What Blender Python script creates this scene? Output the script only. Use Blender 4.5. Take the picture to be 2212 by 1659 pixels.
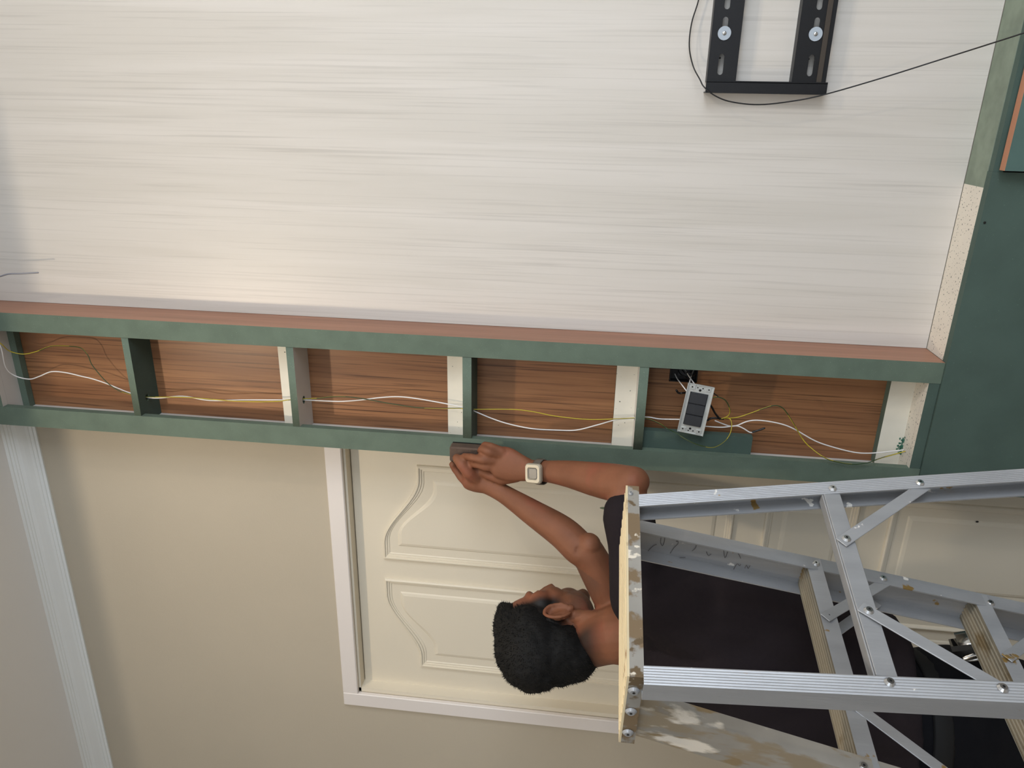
import bpy, bmesh, math, random
from mathutils import Vector, Matrix, noise
random.seed(7)
for o in list(bpy.data.objects): bpy.data.objects.remove(o)
C = bpy.context.scene.collection
S = bpy.context.scene
CZ = 1.5                                   # camera height above the floor
F = 1600.0                                 # focal length in pixels of a 2212 wide frame

# ------------------------------------------------------------------ camera (held on its side)
def cam_axes(yaw, pitch, roll):
    f = Vector((-math.sin(yaw)*math.cos(pitch), math.cos(yaw)*math.cos(pitch), math.sin(pitch)))
    r = Vector((math.cos(yaw), math.sin(yaw), 0)); u = r.cross(f)
    r2 = math.cos(roll)*r + math.sin(roll)*u; u2 = -math.sin(roll)*r + math.cos(roll)*u
    return r2, -u2, f
RR, DD, FF = cam_axes(math.radians(20.806), math.radians(6.042), math.radians(3.425))
cam = bpy.data.cameras.new('camera'); cam.sensor_width = 36; cam.sensor_fit = 'HORIZONTAL'
cam.lens = 36*F/2212; cam.clip_start = .02
co = bpy.data.objects.new('camera', cam); C.objects.link(co)
m = Matrix((DD, RR, -FF)).transposed().to_4x4(); m.translation = (0, 0, CZ); co.matrix_world = m
S.camera = co

# ------------------------------------------------------------------ world, lamps, exposure
w = bpy.data.worlds.new('world'); S.world = w; w.use_nodes = True
w.node_tree.nodes['Background'].inputs[0].default_value = (.62, .75, 1, 1)
w.node_tree.nodes['Background'].inputs[1].default_value = .5
def point(name, loc, e, col, r=.02):
    l = bpy.data.lights.new(name, 'POINT'); l.energy = e; l.color = col; l.shadow_soft_size = r
    o = bpy.data.objects.new(name, l); C.objects.link(o); o.location = loc; return o
def area(name, loc, aim, sx, sy, e, col):
    l = bpy.data.lights.new(name, 'AREA'); l.shape = 'RECTANGLE'; l.size = sx; l.size_y = sy; l.energy = e; l.color = col
    o = bpy.data.objects.new(name, l); C.objects.link(o); o.location = loc
    o.rotation_euler = (Vector(aim)-Vector(loc)).to_track_quat('-Z', 'Y').to_euler(); return o
def downlight(loc, e, col):
    point('ceiling_lamp', loc, e*.74, col)
    o = area('ceiling_lamp', loc, (loc[0], loc[1], 0), .07, .07, e*.20, col); o.data.shape = 'DISK'
downlight((-.70, .55, CZ+1.252), 16, (1, .84, .63))
downlight((1.0, .35, CZ+1.252), 17, (1, .86, .68))
area('window_and_fill_light', (2.2, -.7, CZ+.35), (-.6, 1.2, CZ+.1), 1.6, 1.4, 54, (.80, .89, 1))
area('window_and_fill_light', (.0, -2.40, CZ+.55), (-.4, 1.5, CZ+.5), 4.2, 1.3, 48, (.78, .88, 1))  # wide fill light added behind the camera; the rear wall has no window
S.view_settings.view_transform = 'Standard'; S.view_settings.look = 'None'
S.view_settings.exposure = 0.01; S.view_settings.gamma = 1.0; S.view_settings.use_curve_mapping = False

# ------------------------------------------------------------------ helpers
def at(ix, iy, Y):
    """world point seen at photo pixel (ix, iy) at depth Y"""
    d = RR*((829.5-iy)/F) + DD*((ix-1106)/F) + FF
    d = d*(Y/d.y); return Vector((d.x, d.y, d.z+CZ))
def srgb(r, g, b):
    f = lambda c: (c/255/12.92) if c/255 <= .04045 else ((c/255+.055)/1.055)**2.4
    return (f(r), f(g), f(b), 1)
def mat(name, col, rough=.6, metal=0, spec=.5, noise_amt=0, noise_scale=8, stretch=(1,1,1), bump=0, bump_scale=200, col2=None, coord='Object', detail=4, lo=.35, hi=.65, bstretch=None):
    m = bpy.data.materials.new(name); m.use_nodes = True; N = m.node_tree.nodes; L = m.node_tree.links
    b = N['Principled BSDF']; b.inputs['Base Color'].default_value = col; b.inputs['Roughness'].default_value = rough
    b.inputs['Metallic'].default_value = metal; b.inputs['Specular IOR Level'].default_value = spec
    tc = N.new('ShaderNodeTexCoord')
    if noise_amt or col2:
        mp = N.new('ShaderNodeMapping'); mp.inputs['Scale'].default_value = stretch; L.new(tc.outputs[coord], mp.inputs[0])
        n = N.new('ShaderNodeTexNoise'); n.inputs['Scale'].default_value = noise_scale; n.inputs['Detail'].default_value = detail
        L.new(mp.outputs[0], n.inputs['Vector'])
        r = N.new('ShaderNodeValToRGB'); r.color_ramp.elements[0].position = lo; r.color_ramp.elements[1].position = hi
        c2 = col2 or tuple(max(0, c*(1-noise_amt)) for c in col[:3])+(1,)
        r.color_ramp.elements[0].color = c2; r.color_ramp.elements[1].color = col
        L.new(n.outputs[0], r.inputs[0]); L.new(r.outputs[0], b.inputs['Base Color'])
    if bump:
        mb = N.new('ShaderNodeMapping'); mb.inputs['Scale'].default_value = bstretch or (1,1,1); L.new(tc.outputs[coord], mb.inputs[0])
        n2 = N.new('ShaderNodeTexNoise'); n2.inputs['Scale'].default_value = bump_scale; n2.inputs['Detail'].default_value = 3
        L.new(mb.outputs[0], n2.inputs['Vector'])
        bp = N.new('ShaderNodeBump'); bp.inputs['Strength'].default_value = bump; bp.inputs['Distance'].default_value = .002
        L.new(n2.outputs[0], bp.inputs['Height']); L.new(bp.outputs[0], b.inputs['Normal'])
    return m
def add_layer(m, col, scale, lo, hi, stretch=(1,1,1), detail=5, seed=0, rough=None):
    """lay a second colour over a material where a noise is high (stains, paint spots)"""
    N = m.node_tree.nodes; L = m.node_tree.links; b = N['Principled BSDF']; inp = b.inputs['Base Color']
    tc = N.new('ShaderNodeTexCoord'); mp = N.new('ShaderNodeMapping'); mp.inputs['Scale'].default_value = stretch
    mp.inputs['Location'].default_value = (seed, seed*.7, seed*1.3); L.new(tc.outputs['Object'], mp.inputs[0])
    n = N.new('ShaderNodeTexNoise'); n.inputs['Scale'].default_value = scale; n.inputs['Detail'].default_value = detail; L.new(mp.outputs[0], n.inputs['Vector'])
    r = N.new('ShaderNodeValToRGB'); r.color_ramp.elements[0].position = lo; r.color_ramp.elements[1].position = hi; L.new(n.outputs[0], r.inputs[0])
    mx = N.new('ShaderNodeMix'); mx.data_type = 'RGBA'; L.new(r.outputs[0], mx.inputs[0])
    if inp.is_linked: L.new(inp.links[0].from_socket, mx.inputs[6])
    else: mx.inputs[6].default_value = inp.default_value
    mx.inputs[7].default_value = col; L.new(mx.outputs[2], inp)
    if rough is not None:
        mr = N.new('ShaderNodeMix'); L.new(r.outputs[0], mr.inputs[0]); mr.inputs[2].default_value = b.inputs['Roughness'].default_value
        mr.inputs[3].default_value = rough; L.new(mr.outputs[0], b.inputs['Roughness'])
        if b.inputs['Metallic'].default_value > 0:
            mm = N.new('ShaderNodeMix'); L.new(r.outputs[0], mm.inputs[0]); mm.inputs[2].default_value = b.inputs['Metallic'].default_value
            mm.inputs[3].default_value = 0; L.new(mm.outputs[0], b.inputs['Metallic'])
def wood(name, base, dark, light, scale=1.0, rough=.5, bump=.15, contrast=(.38,.62), fine=.5):
    """laminate with upright grain"""
    m = bpy.data.materials.new(name); m.use_nodes = True; N = m.node_tree.nodes; L = m.node_tree.links; b = N['Principled BSDF']
    b.inputs['Roughness'].default_value = rough
    tc = N.new('ShaderNodeTexCoord')
    mp = N.new('ShaderNodeMapping'); mp.inputs['Scale'].default_value = (scale*9, scale*9, scale*.55); L.new(tc.outputs['Object'], mp.inputs[0])
    n1 = N.new('ShaderNodeTexNoise'); n1.inputs['Scale'].default_value = 2.2; n1.inputs['Detail'].default_value = 5; n1.inputs['Distortion'].default_value = .7; L.new(mp.outputs[0], n1.inputs['Vector'])
    mp2 = N.new('ShaderNodeMapping'); mp2.inputs['Scale'].default_value = (scale*105, scale*105, scale*1.3); L.new(tc.outputs['Object'], mp2.inputs[0])
    n2 = N.new('ShaderNodeTexNoise'); n2.inputs['Scale'].default_value = 2; n2.inputs['Detail'].default_value = 6; n2.inputs['Distortion'].default_value = .5; L.new(mp2.outputs[0], n2.inputs['Vector'])
    r1 = N.new('ShaderNodeValToRGB'); r1.color_ramp.elements[0].position = contrast[0]; r1.color_ramp.elements[1].position = contrast[1]
    r1.color_ramp.elements[0].color = base; r1.color_ramp.elements[1].color = light; L.new(n1.outputs[0], r1.inputs[0])
    r2 = N.new('ShaderNodeValToRGB'); r2.color_ramp.elements[0].position = .52; r2.color_ramp.elements[1].position = .72
    r2.color_ramp.elements[0].color = (0,0,0,1); r2.color_ramp.elements[1].color = (fine,fine,fine,1); L.new(n2.outputs[0], r2.inputs[0])
    mx = N.new('ShaderNodeMix'); mx.data_type = 'RGBA'; L.new(r2.outputs[0], mx.inputs[0]); L.new(r1.outputs[0], mx.inputs[6]); mx.inputs[7].default_value = dark
    L.new(mx.outputs[2], b.inputs['Base Color'])
    bp = N.new('ShaderNodeBump'); bp.inputs['Strength'].default_value = bump; bp.inputs['Distance'].default_value = .0006; L.new(n2.outputs[0], bp.inputs['Height']); L.new(bp.outputs[0], b.inputs['Normal'])
    return m

M = {}
M['plaster'] = mat('beige_plaster', srgb(190,179,160), .85, bump=.12, bump_scale=260, noise_amt=.03, noise_scale=3)
M['ceiling'] = mat('ceiling_paint', srgb(244,242,240), .9, bump=.05)
M['cornice'] = mat('cornice_paint', srgb(240,242,240), .6, noise_amt=.03, noise_scale=5, bump=.1, bump_scale=30)
M['floor'] = mat('floor_tile', srgb(160,152,142), .35, noise_amt=.1)
M['door'] = mat('cream_door_paint', srgb(226,216,196), .55, bump=.06, bump_scale=300)
M['white_trim'] = mat('white_trim_paint', srgb(232,224,218), .5)
M['pale'] = wood('pale_wood_laminate', srgb(207,201,192), srgb(176,170,162), srgb(214,208,200), 1.0, .42, .10, fine=.42)
M['brown'] = wood('brown_wood_laminate', srgb(134,92,62), srgb(72,44,28), srgb(158,112,76), 1.3, .4, .15, fine=.9)
M['brown_edge'] = wood('brown_laminate_edge', srgb(146,104,82), srgb(118,82,64), srgb(164,118,94), 1.6, .45, .1, fine=.5)
M['green'] = mat('green_mdf', srgb(98,114,100), .8, noise_amt=.14, noise_scale=26, bump=.08, bump_scale=500)
add_layer(M['green'], srgb(126,142,126), 420, .66, .74, detail=2)
M['green_dark'] = mat('green_mdf_face', srgb(72,91,83), .75, noise_amt=.12, noise_scale=14, bump=.05, bump_scale=500)
add_layer(M['green_dark'], srgb(96,120,108), 300, .70, .76, detail=2)
M['green_dust'] = mat('dusty_green_mdf', srgb(134,146,130), .9, noise_amt=.2, noise_scale=30)
M['white_lam'] = mat('white_laminate', srgb(214,210,204), .5, noise_amt=.03)
M['batten'] = mat('white_batten', srgb(226,220,204), .6, noise_amt=.04, noise_scale=30)
add_layer(M['batten'], srgb(60,70,60), 160, .74, .77, detail=1)
M['speckle'] = mat('speckled_white_board', srgb(228,220,206), .7, noise_amt=.05, noise_scale=20)
add_layer(M['speckle'], srgb(70,76,66), 230, .635, .67, detail=3)
M['black_metal'] = mat('black_powder_coat', srgb(17,18,22), .45, metal=.2, bump=.1, bump_scale=900)
M['brown_strip'] = mat('brown_ridge_strip', srgb(62,54,46), .7)
M['black'] = mat('black_plastic', srgb(16,16,18), .45)
M['dark_grey'] = mat('dark_grey_plastic', srgb(52,54,58), .45)
M['tape'] = mat('black_tape', srgb(14,13,14), .35)
M['steel'] = mat('zinc_steel', srgb(218,222,220), .35, metal=.5, noise_amt=.1, noise_scale=40)
M['screw'] = mat('bright_screw', srgb(210,212,214), .25, metal=1)
M['washer'] = mat('translucent_washer', srgb(176,186,196), .3)
M['wire_white'] = mat('white_cable', srgb(232,228,224), .4)
M['wire_yellow'] = mat('yellow_cable', srgb(186,166,40), .45)
M['wire_green'] = mat('green_cable', srgb(42,66,34), .45)
M['wire_grey'] = mat('grey_cable', srgb(140,140,146), .5)
M['alu'] = mat('brushed_aluminium', srgb(168,169,171), .42, metal=.35, noise_amt=.12, noise_scale=6, stretch=(6,6,1), bump=.15, bump_scale=60, bstretch=(6,6,.6))
add_layer(M['alu'], srgb(150,122,72), 24, .68, .70, detail=4, seed=3, rough=.7)
add_layer(M['alu'], srgb(222,218,210), 45, .70, .72, detail=4, seed=9, rough=.7)
M['alu_dirty'] = mat('stained_aluminium', srgb(172,168,160), .5, metal=.35, noise_amt=.25, noise_scale=9, bump=.2, bump_scale=40)
add_layer(M['alu_dirty'], srgb(134,114,88), 24, .52, .57, detail=7, seed=5, rough=.75)
add_layer(M['alu_dirty'], srgb(112,94,70), 34, .58, .62, detail=6, seed=15, rough=.75)
add_layer(M['alu_dirty'], srgb(228,218,200), 30, .60, .63, detail=7, seed=11, rough=.7)
M['alu_paint'] = mat('plaster_spattered_aluminium', srgb(176,170,160), .5, metal=.3, noise_amt=.25, noise_scale=9, bump=.3, bump_scale=40)
add_layer(M['alu_paint'], srgb(150,130,98), 24, .55, .59, detail=8, seed=2, rough=.75, stretch=(1,1,.35))
add_layer(M['alu_paint'], srgb(158,144,122), 26, .50, .56, detail=9, seed=31, rough=.8, stretch=(1,1,.4))
add_layer(M['alu_paint'], srgb(222,212,196), 24, .56, .61, detail=9, seed=21, rough=.8, stretch=(1,1,.4))
M['cap_top'] = mat('worn_cream_cap', srgb(226,208,170), .6, noise_amt=.12, noise_scale=10, bump=.2, bump_scale=60)
add_layer(M['cap_top'], srgb(150,112,70), 14, .62, .68, detail=7, seed=4)
M['tread'] = mat('dirty_ribbed_tread', srgb(158,148,128), .6, metal=.2, noise_amt=.25, noise_scale=10)
add_layer(M['tread'], srgb(120,104,76), 12, .55, .62, detail=6, seed=6)
M['rubber'] = mat('black_rubber', srgb(24,24,24), .8)
M['block'] = mat('brown_sanding_block', srgb(92,74,62), .8, noise_amt=.2, noise_scale=60, bump=.3, bump_scale=600)
M['shirt'] = mat('black_tshirt_cloth', srgb(30,24,27), .9, spec=.2, bump=.2, bump_scale=700)
M['trousers'] = mat('black_trouser_cloth', srgb(16,16,20), .9, spec=.2, bump=.2, bump_scale=500)
M['leather'] = mat('dark_leather', srgb(14,13,13), .8)
M['shoe'] = mat('dark_shoe', srgb(34,32,32), .6)
M['hair'] = mat('black_hair', srgb(15,14,13), .75, spec=.25, bump=.5, bump_scale=220, bstretch=(1,1,.3))
M['watch_bezel'] = mat('pale_steel_bezel', srgb(178,170,152), .45, metal=.2)
M['watch_face'] = mat('grey_watch_face', srgb(84,82,78), .35)
M['watch_strap'] = mat('grey_watch_strap', srgb(96,88,78), .6)
M['eye'] = mat('eye_white', srgb(210,200,190), .2)

def mesh_obj(name, bm, mats, parent=None, smooth=False, label=None, sa=None):
    me = bpy.data.meshes.new(name); bmesh.ops.recalc_face_normals(bm, faces=bm.faces[:]); bm.to_mesh(me); bm.free()
    for mm in (mats if isinstance(mats, (list, tuple)) else [mats]): me.materials.append(mm)
    if smooth: me.polygons.foreach_set('use_smooth', [True]*len(me.polygons))
    o = bpy.data.objects.new(name, me); C.objects.link(o)
    if parent: o.parent = parent; o.matrix_parent_inverse = Matrix.Translation(-parent.location) if parent.type == 'EMPTY' and parent.parent is None else Matrix()
    if label: o['label'] = label
    return o
def empty(name, loc, label=None, cat=None, group=None, kind=None):
    o = bpy.data.objects.new(name, None); C.objects.link(o); o.location = loc; o.empty_display_size = .05
    tag(o, label, cat, group, kind); return o
def tag(o, label=None, cat=None, group=None, kind=None):
    for k, v in (('label', label), ('category', cat), ('group', group), ('kind', kind)):
        if v: o[k] = v
    return o
def box(bm, x0, x1, y0, y1, z0, z1, mi=0, fm=None, bev=0):
    """axis box; fm maps '+x','-x','+y','-y','+z','-z' to material index. z measured from the camera height"""
    x0, x1 = sorted((x0, x1)); y0, y1 = sorted((y0, y1)); z0, z1 = sorted((z0, z1))
    v = [bm.verts.new((x, y, z+CZ)) for x in (x0, x1) for y in (y0, y1) for z in (z0, z1)]
    fs = {'-x': (0,1,3,2), '+x': (4,6,7,5), '-y': (0,4,5,1), '+y': (2,3,7,6), '-z': (0,2,6,4), '+z': (1,5,7,3)}
    out = []
    for k, i in fs.items():
        f = bm.faces.new([v[j] for j in i]); f.material_index = (fm or {}).get(k, mi); out.append(f)
    if bev:
        es = list({e for f in out for e in f.edges}); bmesh.ops.bevel(bm, geom=es, offset=bev, segments=1, affect='EDGES')
def bxo(name, dims, mats, parent=None, fm=None, label=None, bev=0):
    bm = bmesh.new(); box(bm, *dims, fm=fm, bev=bev); return mesh_obj(name, bm, mats, parent, label=label)
def obox(bm, o, ax, ay, az, mi=0):
    """oriented box from corner o with edge vectors"""
    o, ax, ay, az = Vector(o), Vector(ax), Vector(ay), Vector(az)
    v = [bm.verts.new(o+ax*i+ay*j+az*k) for i in (0,1) for j in (0,1) for k in (0,1)]
    for i in ((0,1,3,2),(4,6,7,5),(0,4,5,1),(2,3,7,6),(0,2,6,4),(1,5,7,3)):
        bm.faces.new([v[j] for j in i]).material_index = mi
def catmull(pts, n):
    """resample a polyline smoothly; pts are tuples of any length"""
    P = [tuple(p) for p in pts]; out = []
    for i in range(len(P)-1):
        p0 = P[max(i-1, 0)]; p1 = P[i]; p2 = P[i+1]; p3 = P[min(i+2, len(P)-1)]
        for k in range(n):
            t = k/n; t2 = t*t; t3 = t2*t
            out.append(tuple(.5*((2*b)+(-a+c)*t+(2*a-5*b+4*c-d)*t2+(-a+3*b-3*c+d)*t3) for a, b, c, d in zip(p0, p1, p2, p3)))
    out.append(P[-1]); return out
def tube(bm, pts, rad, seg=10, ref=None, rnd=True, mi=0, stripes=None):
    """closed sweep; rad is a number, list of numbers or list of (a, b) half widths, a along ref"""
    P = [Vector(p) for p in pts]; n = len(P)
    R = [rad]*n if not isinstance(rad, list) else list(rad)
    R = [(r, r) if not isinstance(r, (list, tuple)) else r for r in R]
    T = [(P[min(i+1, n-1)]-P[max(i-1, 0)]).normalized() for i in range(n)]
    u = Vector(ref) if ref is not None else (Vector((0,0,1)) if abs(T[0].z) < .9 else Vector((1,0,0)))
    rings = []; frames = []
    for i in range(n):
        if ref is not None: u = Vector(ref)
        u = (u - T[i]*u.dot(T[i])).normalized(); v = T[i].cross(u); frames.append((u.copy(), v))
    seq = []
    if rnd:
        for k in (80, 55, 28):
            a = math.radians(k); seq.append((0, -math.sin(a), math.cos(a)))
    for i in range(n): seq.append((i, 0, 1))
    if rnd:
        for k in (28, 55, 80):
            a = math.radians(k); seq.append((n-1, math.sin(a), math.cos(a)))
    for i, off, sc in seq:
        u, v = frames[i]; ra, rb = R[i]; c = P[i]+T[i]*off*min(ra, rb)
        rings.append([bm.verts.new(c+u*ra*sc*math.cos(2*math.pi*j/seg)+v*rb*sc*math.sin(2*math.pi*j/seg)) for j in range(seg)])
    for q in range(len(rings)-1):
        a, b = rings[q], rings[q+1]
        for j in range(seg):
            f = bm.faces.new((a[j], a[(j+1)%seg], b[(j+1)%seg], b[j])); f.smooth = True
            f.material_index = mi if not stripes else (0 if (j+int(q*stripes)) % seg < seg*.4 else 1)
    bm.faces.new(rings[0][::-1]).material_index = mi; bm.faces.new(rings[-1]).material_index = mi
def ellipsoid(bm, c, r, M3=None, seg=20, rings=12, mi=0):
    mt = Matrix.Translation(c) @ (M3.to_4x4() if M3 else Matrix()) @ Matrix.Diagonal((r[0], r[1], r[2], 1))
    res = bmesh.ops.create_uvsphere(bm, u_segments=seg, v_segments=rings, radius=1, matrix=mt)
    for v in res['verts']:
        for f in v.link_faces: f.smooth = True; f.material_index = mi
def disc(bm, c, n, r, h, seg=16, mi=0):
    """short cylinder centred on c, axis n, rising h along n"""
    n = Vector(n).normalized(); q = n.to_track_quat('Z', 'Y').to_matrix().to_4x4()
    res = bmesh.ops.create_cone(bm, cap_ends=True, segments=seg, radius1=r, radius2=r, depth=h, matrix=Matrix.Translation(Vector(c)+n*h/2) @ q)
    for v in res['verts']:
        for f in v.link_faces: f.material_index = mi
def rivet(bm, c, n, r=.0065, mi=0):
    n = Vector(n).normalized(); q = n.to_track_quat('Z', 'Y').to_matrix().to_4x4()
    bmesh.ops.create_cone(bm, cap_ends=True, segments=16, radius1=r*.88, radius2=r*.55, depth=.0028, matrix=Matrix.Translation(Vector(c)+n*.0012) @ q)
    disc(bm, Vector(c)+n*.0025, n, r*.22, .0004, 8, mi=1)
def remeshed(name, bm, voxel, smooth_it=3, smooth_f=.5):
    me = bpy.data.meshes.new(name+'_raw'); bm.to_mesh(me); bm.free()
    o = bpy.data.objects.new(name+'_raw', me); C.objects.link(o)
    r = o.modifiers.new('r', 'REMESH'); r.mode = 'VOXEL'; r.voxel_size = voxel; r.use_smooth_shade = True
    s = o.modifiers.new('s', 'SMOOTH'); s.factor = smooth_f; s.iterations = smooth_it
    dg = bpy.context.evaluated_depsgraph_get(); out = bpy.data.meshes.new_from_object(o.evaluated_get(dg))
    bpy.data.objects.remove(o); bpy.data.meshes.remove(me); out.name = name
    out.polygons.foreach_set('use_smooth', [True]*len(out.polygons)); return out
def link_mesh(name, me, mats, parent=None, label=None):
    me.materials.clear()
    for mm in (mats if isinstance(mats, (list, tuple)) else [mats]): me.materials.append(mm)
    o = bpy.data.objects.new(name, me); C.objects.link(o)
    if parent: o.parent = parent; o.matrix_parent_inverse = Matrix.Translation(-parent.location) if parent.type == 'EMPTY' and parent.parent is None else Matrix()
    if label: o['label'] = label
    return o

YW = 1.548                                   # wall plane
# ------------------------------------------------------------------ the room
ZC = 1.433                                   # ceiling above the camera height
DX0, DX1, DT = -1.516, -.737, .581           # door opening
bm = bmesh.new(); box(bm, -3.0, DX0, YW, YW+.15, -CZ, ZC); box(bm, DX1, 2.4, YW, YW+.15, -CZ, ZC); box(bm, DX0, DX1, YW, YW+.15, DT, ZC)
tag(mesh_obj('wall_back', bm, M['plaster']), kind='structure')
def struct(name, dims, m): return tag(bxo(name, dims, m), kind='structure')
struct('wall_left', (-3.15, -3.0, -2.5, YW+.15, -CZ, ZC), M['plaster'])
bm = bmesh.new(); box(bm, 2.4, 2.55, -2.5, -1.5, -CZ, ZC); box(bm, 2.4, 2.55, .1, YW+.15, -CZ, ZC); box(bm, 2.4, 2.55, -1.5, .1, -CZ, -.6); box(bm, 2.4, 2.55, -1.5, .1, 1.0, ZC)
tag(mesh_obj('wall_right', bm, M['plaster']), kind='structure')
struct('wall_rear', (-3.15, 2.55, -2.65, -2.5, -CZ, ZC), M['plaster'])
struct('floor', (-3.15, 2.55, -2.65, YW+.15, -CZ-.1, -CZ), M['floor'])
bm = bmesh.new(); box(bm, -3.15, 2.55, -2.65, YW+.15, ZC, ZC+.1); box(bm, -3.0, 2.4, -2.5, .90, 1.266, ZC-.001)
tag(mesh_obj('ceiling', bm, M['ceiling']), kind='structure')
# cornice with stepped mouldings
prof = [(0, 1.375), (.004, 1.375), (.005, 1.381), (.008, 1.382), (.010, 1.388), (.012, 1.389), (.015, 1.394), (.022, 1.401), (.028, 1.408), (.032, 1.416), (.034, 1.417), (.036, 1.421), (.038, 1.422), (.040, 1.427), (.043, 1.428), (.046, ZC)]
bm = bmesh.new()
bm.free()
for nm, xa, xb in (('trim_1', -3.0, -.731),):
    bm = bmesh.new()
    a = [bm.verts.new((xa, YW-p, z+CZ)) for p, z in prof]; b = [bm.verts.new((xb, YW-p, z+CZ)) for p, z in prof]
    for i in range(len(prof)-1): bm.faces.new((a[i], a[i+1], b[i+1], b[i]))
    va = bm.verts.new((xa, YW, ZC+CZ)); vb = bm.verts.new((xb, YW, ZC+CZ))
    bm.faces.new((*a, va)); bm.faces.new((*b, vb)); bm.faces.new((a[-1], va, vb, b[-1])); bm.faces.new((va, a[0], b[0], vb))
    tag(mesh_obj(nm, bm, M['cornice']), kind='structure')
# ------------------------------------------------------------------ the door
d = empty('door_1', (-1.13, YW, 0), kind='structure')
YD = 1.580
bm = bmesh.new(); box(bm, -1.508, DX1-.008, YD, YD+.04, -CZ+.005, DT-.008); mesh_obj('door_leaf', bm, M['door'], d)
fw = .042
bxo('architrave', (DX0-fw, DX0, YW-.012, YW, -CZ, DT+fw), M['white_trim'], d, bev=.002)
bxo('architrave', (DX1, -.7315, YW-.012, YW, -CZ, DT+fw), M['white_trim'], d, bev=.002)
bxo('architrave', (DX0, DX1, YW-.012, YW, DT, DT+fw), M['white_trim'], d, bev=.002)
bm = bmesh.new(); box(bm, DX0-.001, DX0+.012, YW+.001, YW+.1, -CZ, DT); box(bm, DX1-.012, DX1+.001, YW+.001, YW+.1, -CZ, DT); box(bm, DX0, DX1, YW+.001, YW+.1, DT-.006, DT+.001)
mesh_obj('door_jamb', bm, M['door'], d)
def offset_poly(P, dd):
    """inset a clockwise or counter-clockwise polygon by dd"""
    n = len(P); A = sum(P[i][0]*P[(i+1)%n][1]-P[(i+1)%n][0]*P[i][1] for i in range(n)); sg = 1 if A > 0 else -1; out = []
    for i in range(n):
        p0, p1, p2 = Vector(P[i-1]), Vector(P[i]), Vector(P[(i+1)%n])
        e1 = (p1-p0).normalized(); e2 = (p2-p1).normalized()
        n1 = Vector((-e1.y, e1.x))*sg; n2 = Vector((-e2.y, e2.x))*sg; nn = (n1+n2)
        nn = nn/max(nn.length_squared/2, .5) if nn.length > 1e-6 else n1
        out.append(tuple(p1+nn*dd))
    return out
MPROF = [(0, 0), (.001, .006), (.0035, .0088), (.006, .0088), (.007, .0052), (.011, .0052), (.012, .0024), (.016, .0024), (.018, .0006), (.040, .0006), (.043, .0030), (.050, .0050), (.054, .0050)]
def door_panel(fn):
    """a raised and fielded panel; fn(inset) gives its outline"""
    bm = bmesh.new(); loops = []
    for off, h in MPROF: loops.append([bm.verts.new((x, YD-.0003-h, z+CZ)) for x, z in fn(off)])
    n = len(loops[0])
    for q in range(len(loops)-1):
        for i in range(n): bm.faces.new((loops[q][i], loops[q][(i+1)%n], loops[q+1][(i+1)%n], loops[q+1][i]))
    bm.faces.new(loops[-1]); bm.faces.new(loops[0][::-1])
    return mesh_obj('door_panel', bm, M['door'], d)
def arch(xo, xi, zb, zlo, zhi):
    sg = 1 if xi > xo else -1
    def fn(o):
        a, b, c, lo, hi = xo+sg*o, xi-sg*o, zb+o, zlo-o, zhi-o; pts = [(a, c), (b, c), (b, hi)]
        for k in range(1, 22):
            t = k/22; t2 = max(0, min(1, (t-.16)/.72)); s = t2*t2*(3-2*t2); pts.append((b+(a-b)*t, hi+(lo-hi)*s))
        return pts+[(a, lo)]
    return fn
LX0, LX1, RX0, RX1 = -1.434, -1.159, -1.099, -.824
door_panel(arch(LX0, LX1, -.355, .414, .502)); door_panel(arch(RX1, RX0, -.355, .408, .502))
for z0, z1 in ((-.632, -.425), (-1.30, -.700)):
    for x0, x1 in ((LX0, LX1), (RX0, RX1)): door_panel(lambda o, x0=x0, x1=x1, z0=z0, z1=z1: [(x0+o, z0+o), (x1-o, z0+o), (x1-o, z1-o), (x0+o, z1-o)])

for nm, ix, iy, rr_, mt in (('paint_mark', 1308, 1098, (.0035, .0006, .014), mat('grey_green_mark', srgb(120,130,104), .8)), ('paint_mark', 2111, 1127, (.0022, .0006, .0034), M['black'])):
    bm = bmesh.new(); ellipsoid(bm, at(ix, iy, YD-.0054), rr_, seg=12, rings=8); mesh_obj(nm, bm, mt, d)
# ------------------------------------------------------------------ pale laminate panel of the television wall
tag(bxo('wall_panel', (-.4535, 2.39, YW-.004, YW-.0005, -.6810, ZC-.002), M['pale']), 'large pale whitewashed wood-grain laminate panel filling the wall behind the bracket', 'wall panel')

YC = 1.488
WPX = [(-90,700,1.44),(-30,716,1.440),(0,745,1.443),(12,792,1.464),(31,811,1.480),(63,819),(85,813),(111,803),(142,805),(177,813),(202,819),(234,830),(273,846),(310,857),(341,860),(395,856),(452,865),(522,864),(623,864),(655,864),(700,866),(738,867),(780,864),(820,859),(860,857),(900,861),(963,872),(992,878),(1017,885),(1060,903),(1100,916),(1150,926),(1200,929),(1245,929),(1290,918),(1330,907),(1372,902),(1400,901),(1425,905),(1465,906),(1500,907)]
EPX = [(-90,712,1.430),(-34,722,1.430),(0,741,1.436),(20,758,1.460),(50,765,1.474),(80,759),(110,748),(150,748),(175,752),(190,768),(200,790),(230,825),(255,843),(273,849),(310,857),(395,858),(452,862),(500,866),(560,868),(600,867),(623,864),(655,862),(690,860),(720,857),(760,858),(800,864),(850,873),(900,880),(950,882),(992,882),(1017,884),(1100,884),(1150,889),(1200,899),(1270,906),(1330,905),(1372,903),(1400,905),(1425,915,1.475),(1440,925,1.458),(1460,935,1.455),(1490,953,1.44),(1520,964,1.44),(1545,965,1.44),(1570,948,1.45),(1580,925,1.46),(1577,905,1.47),(1560,904)]
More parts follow.
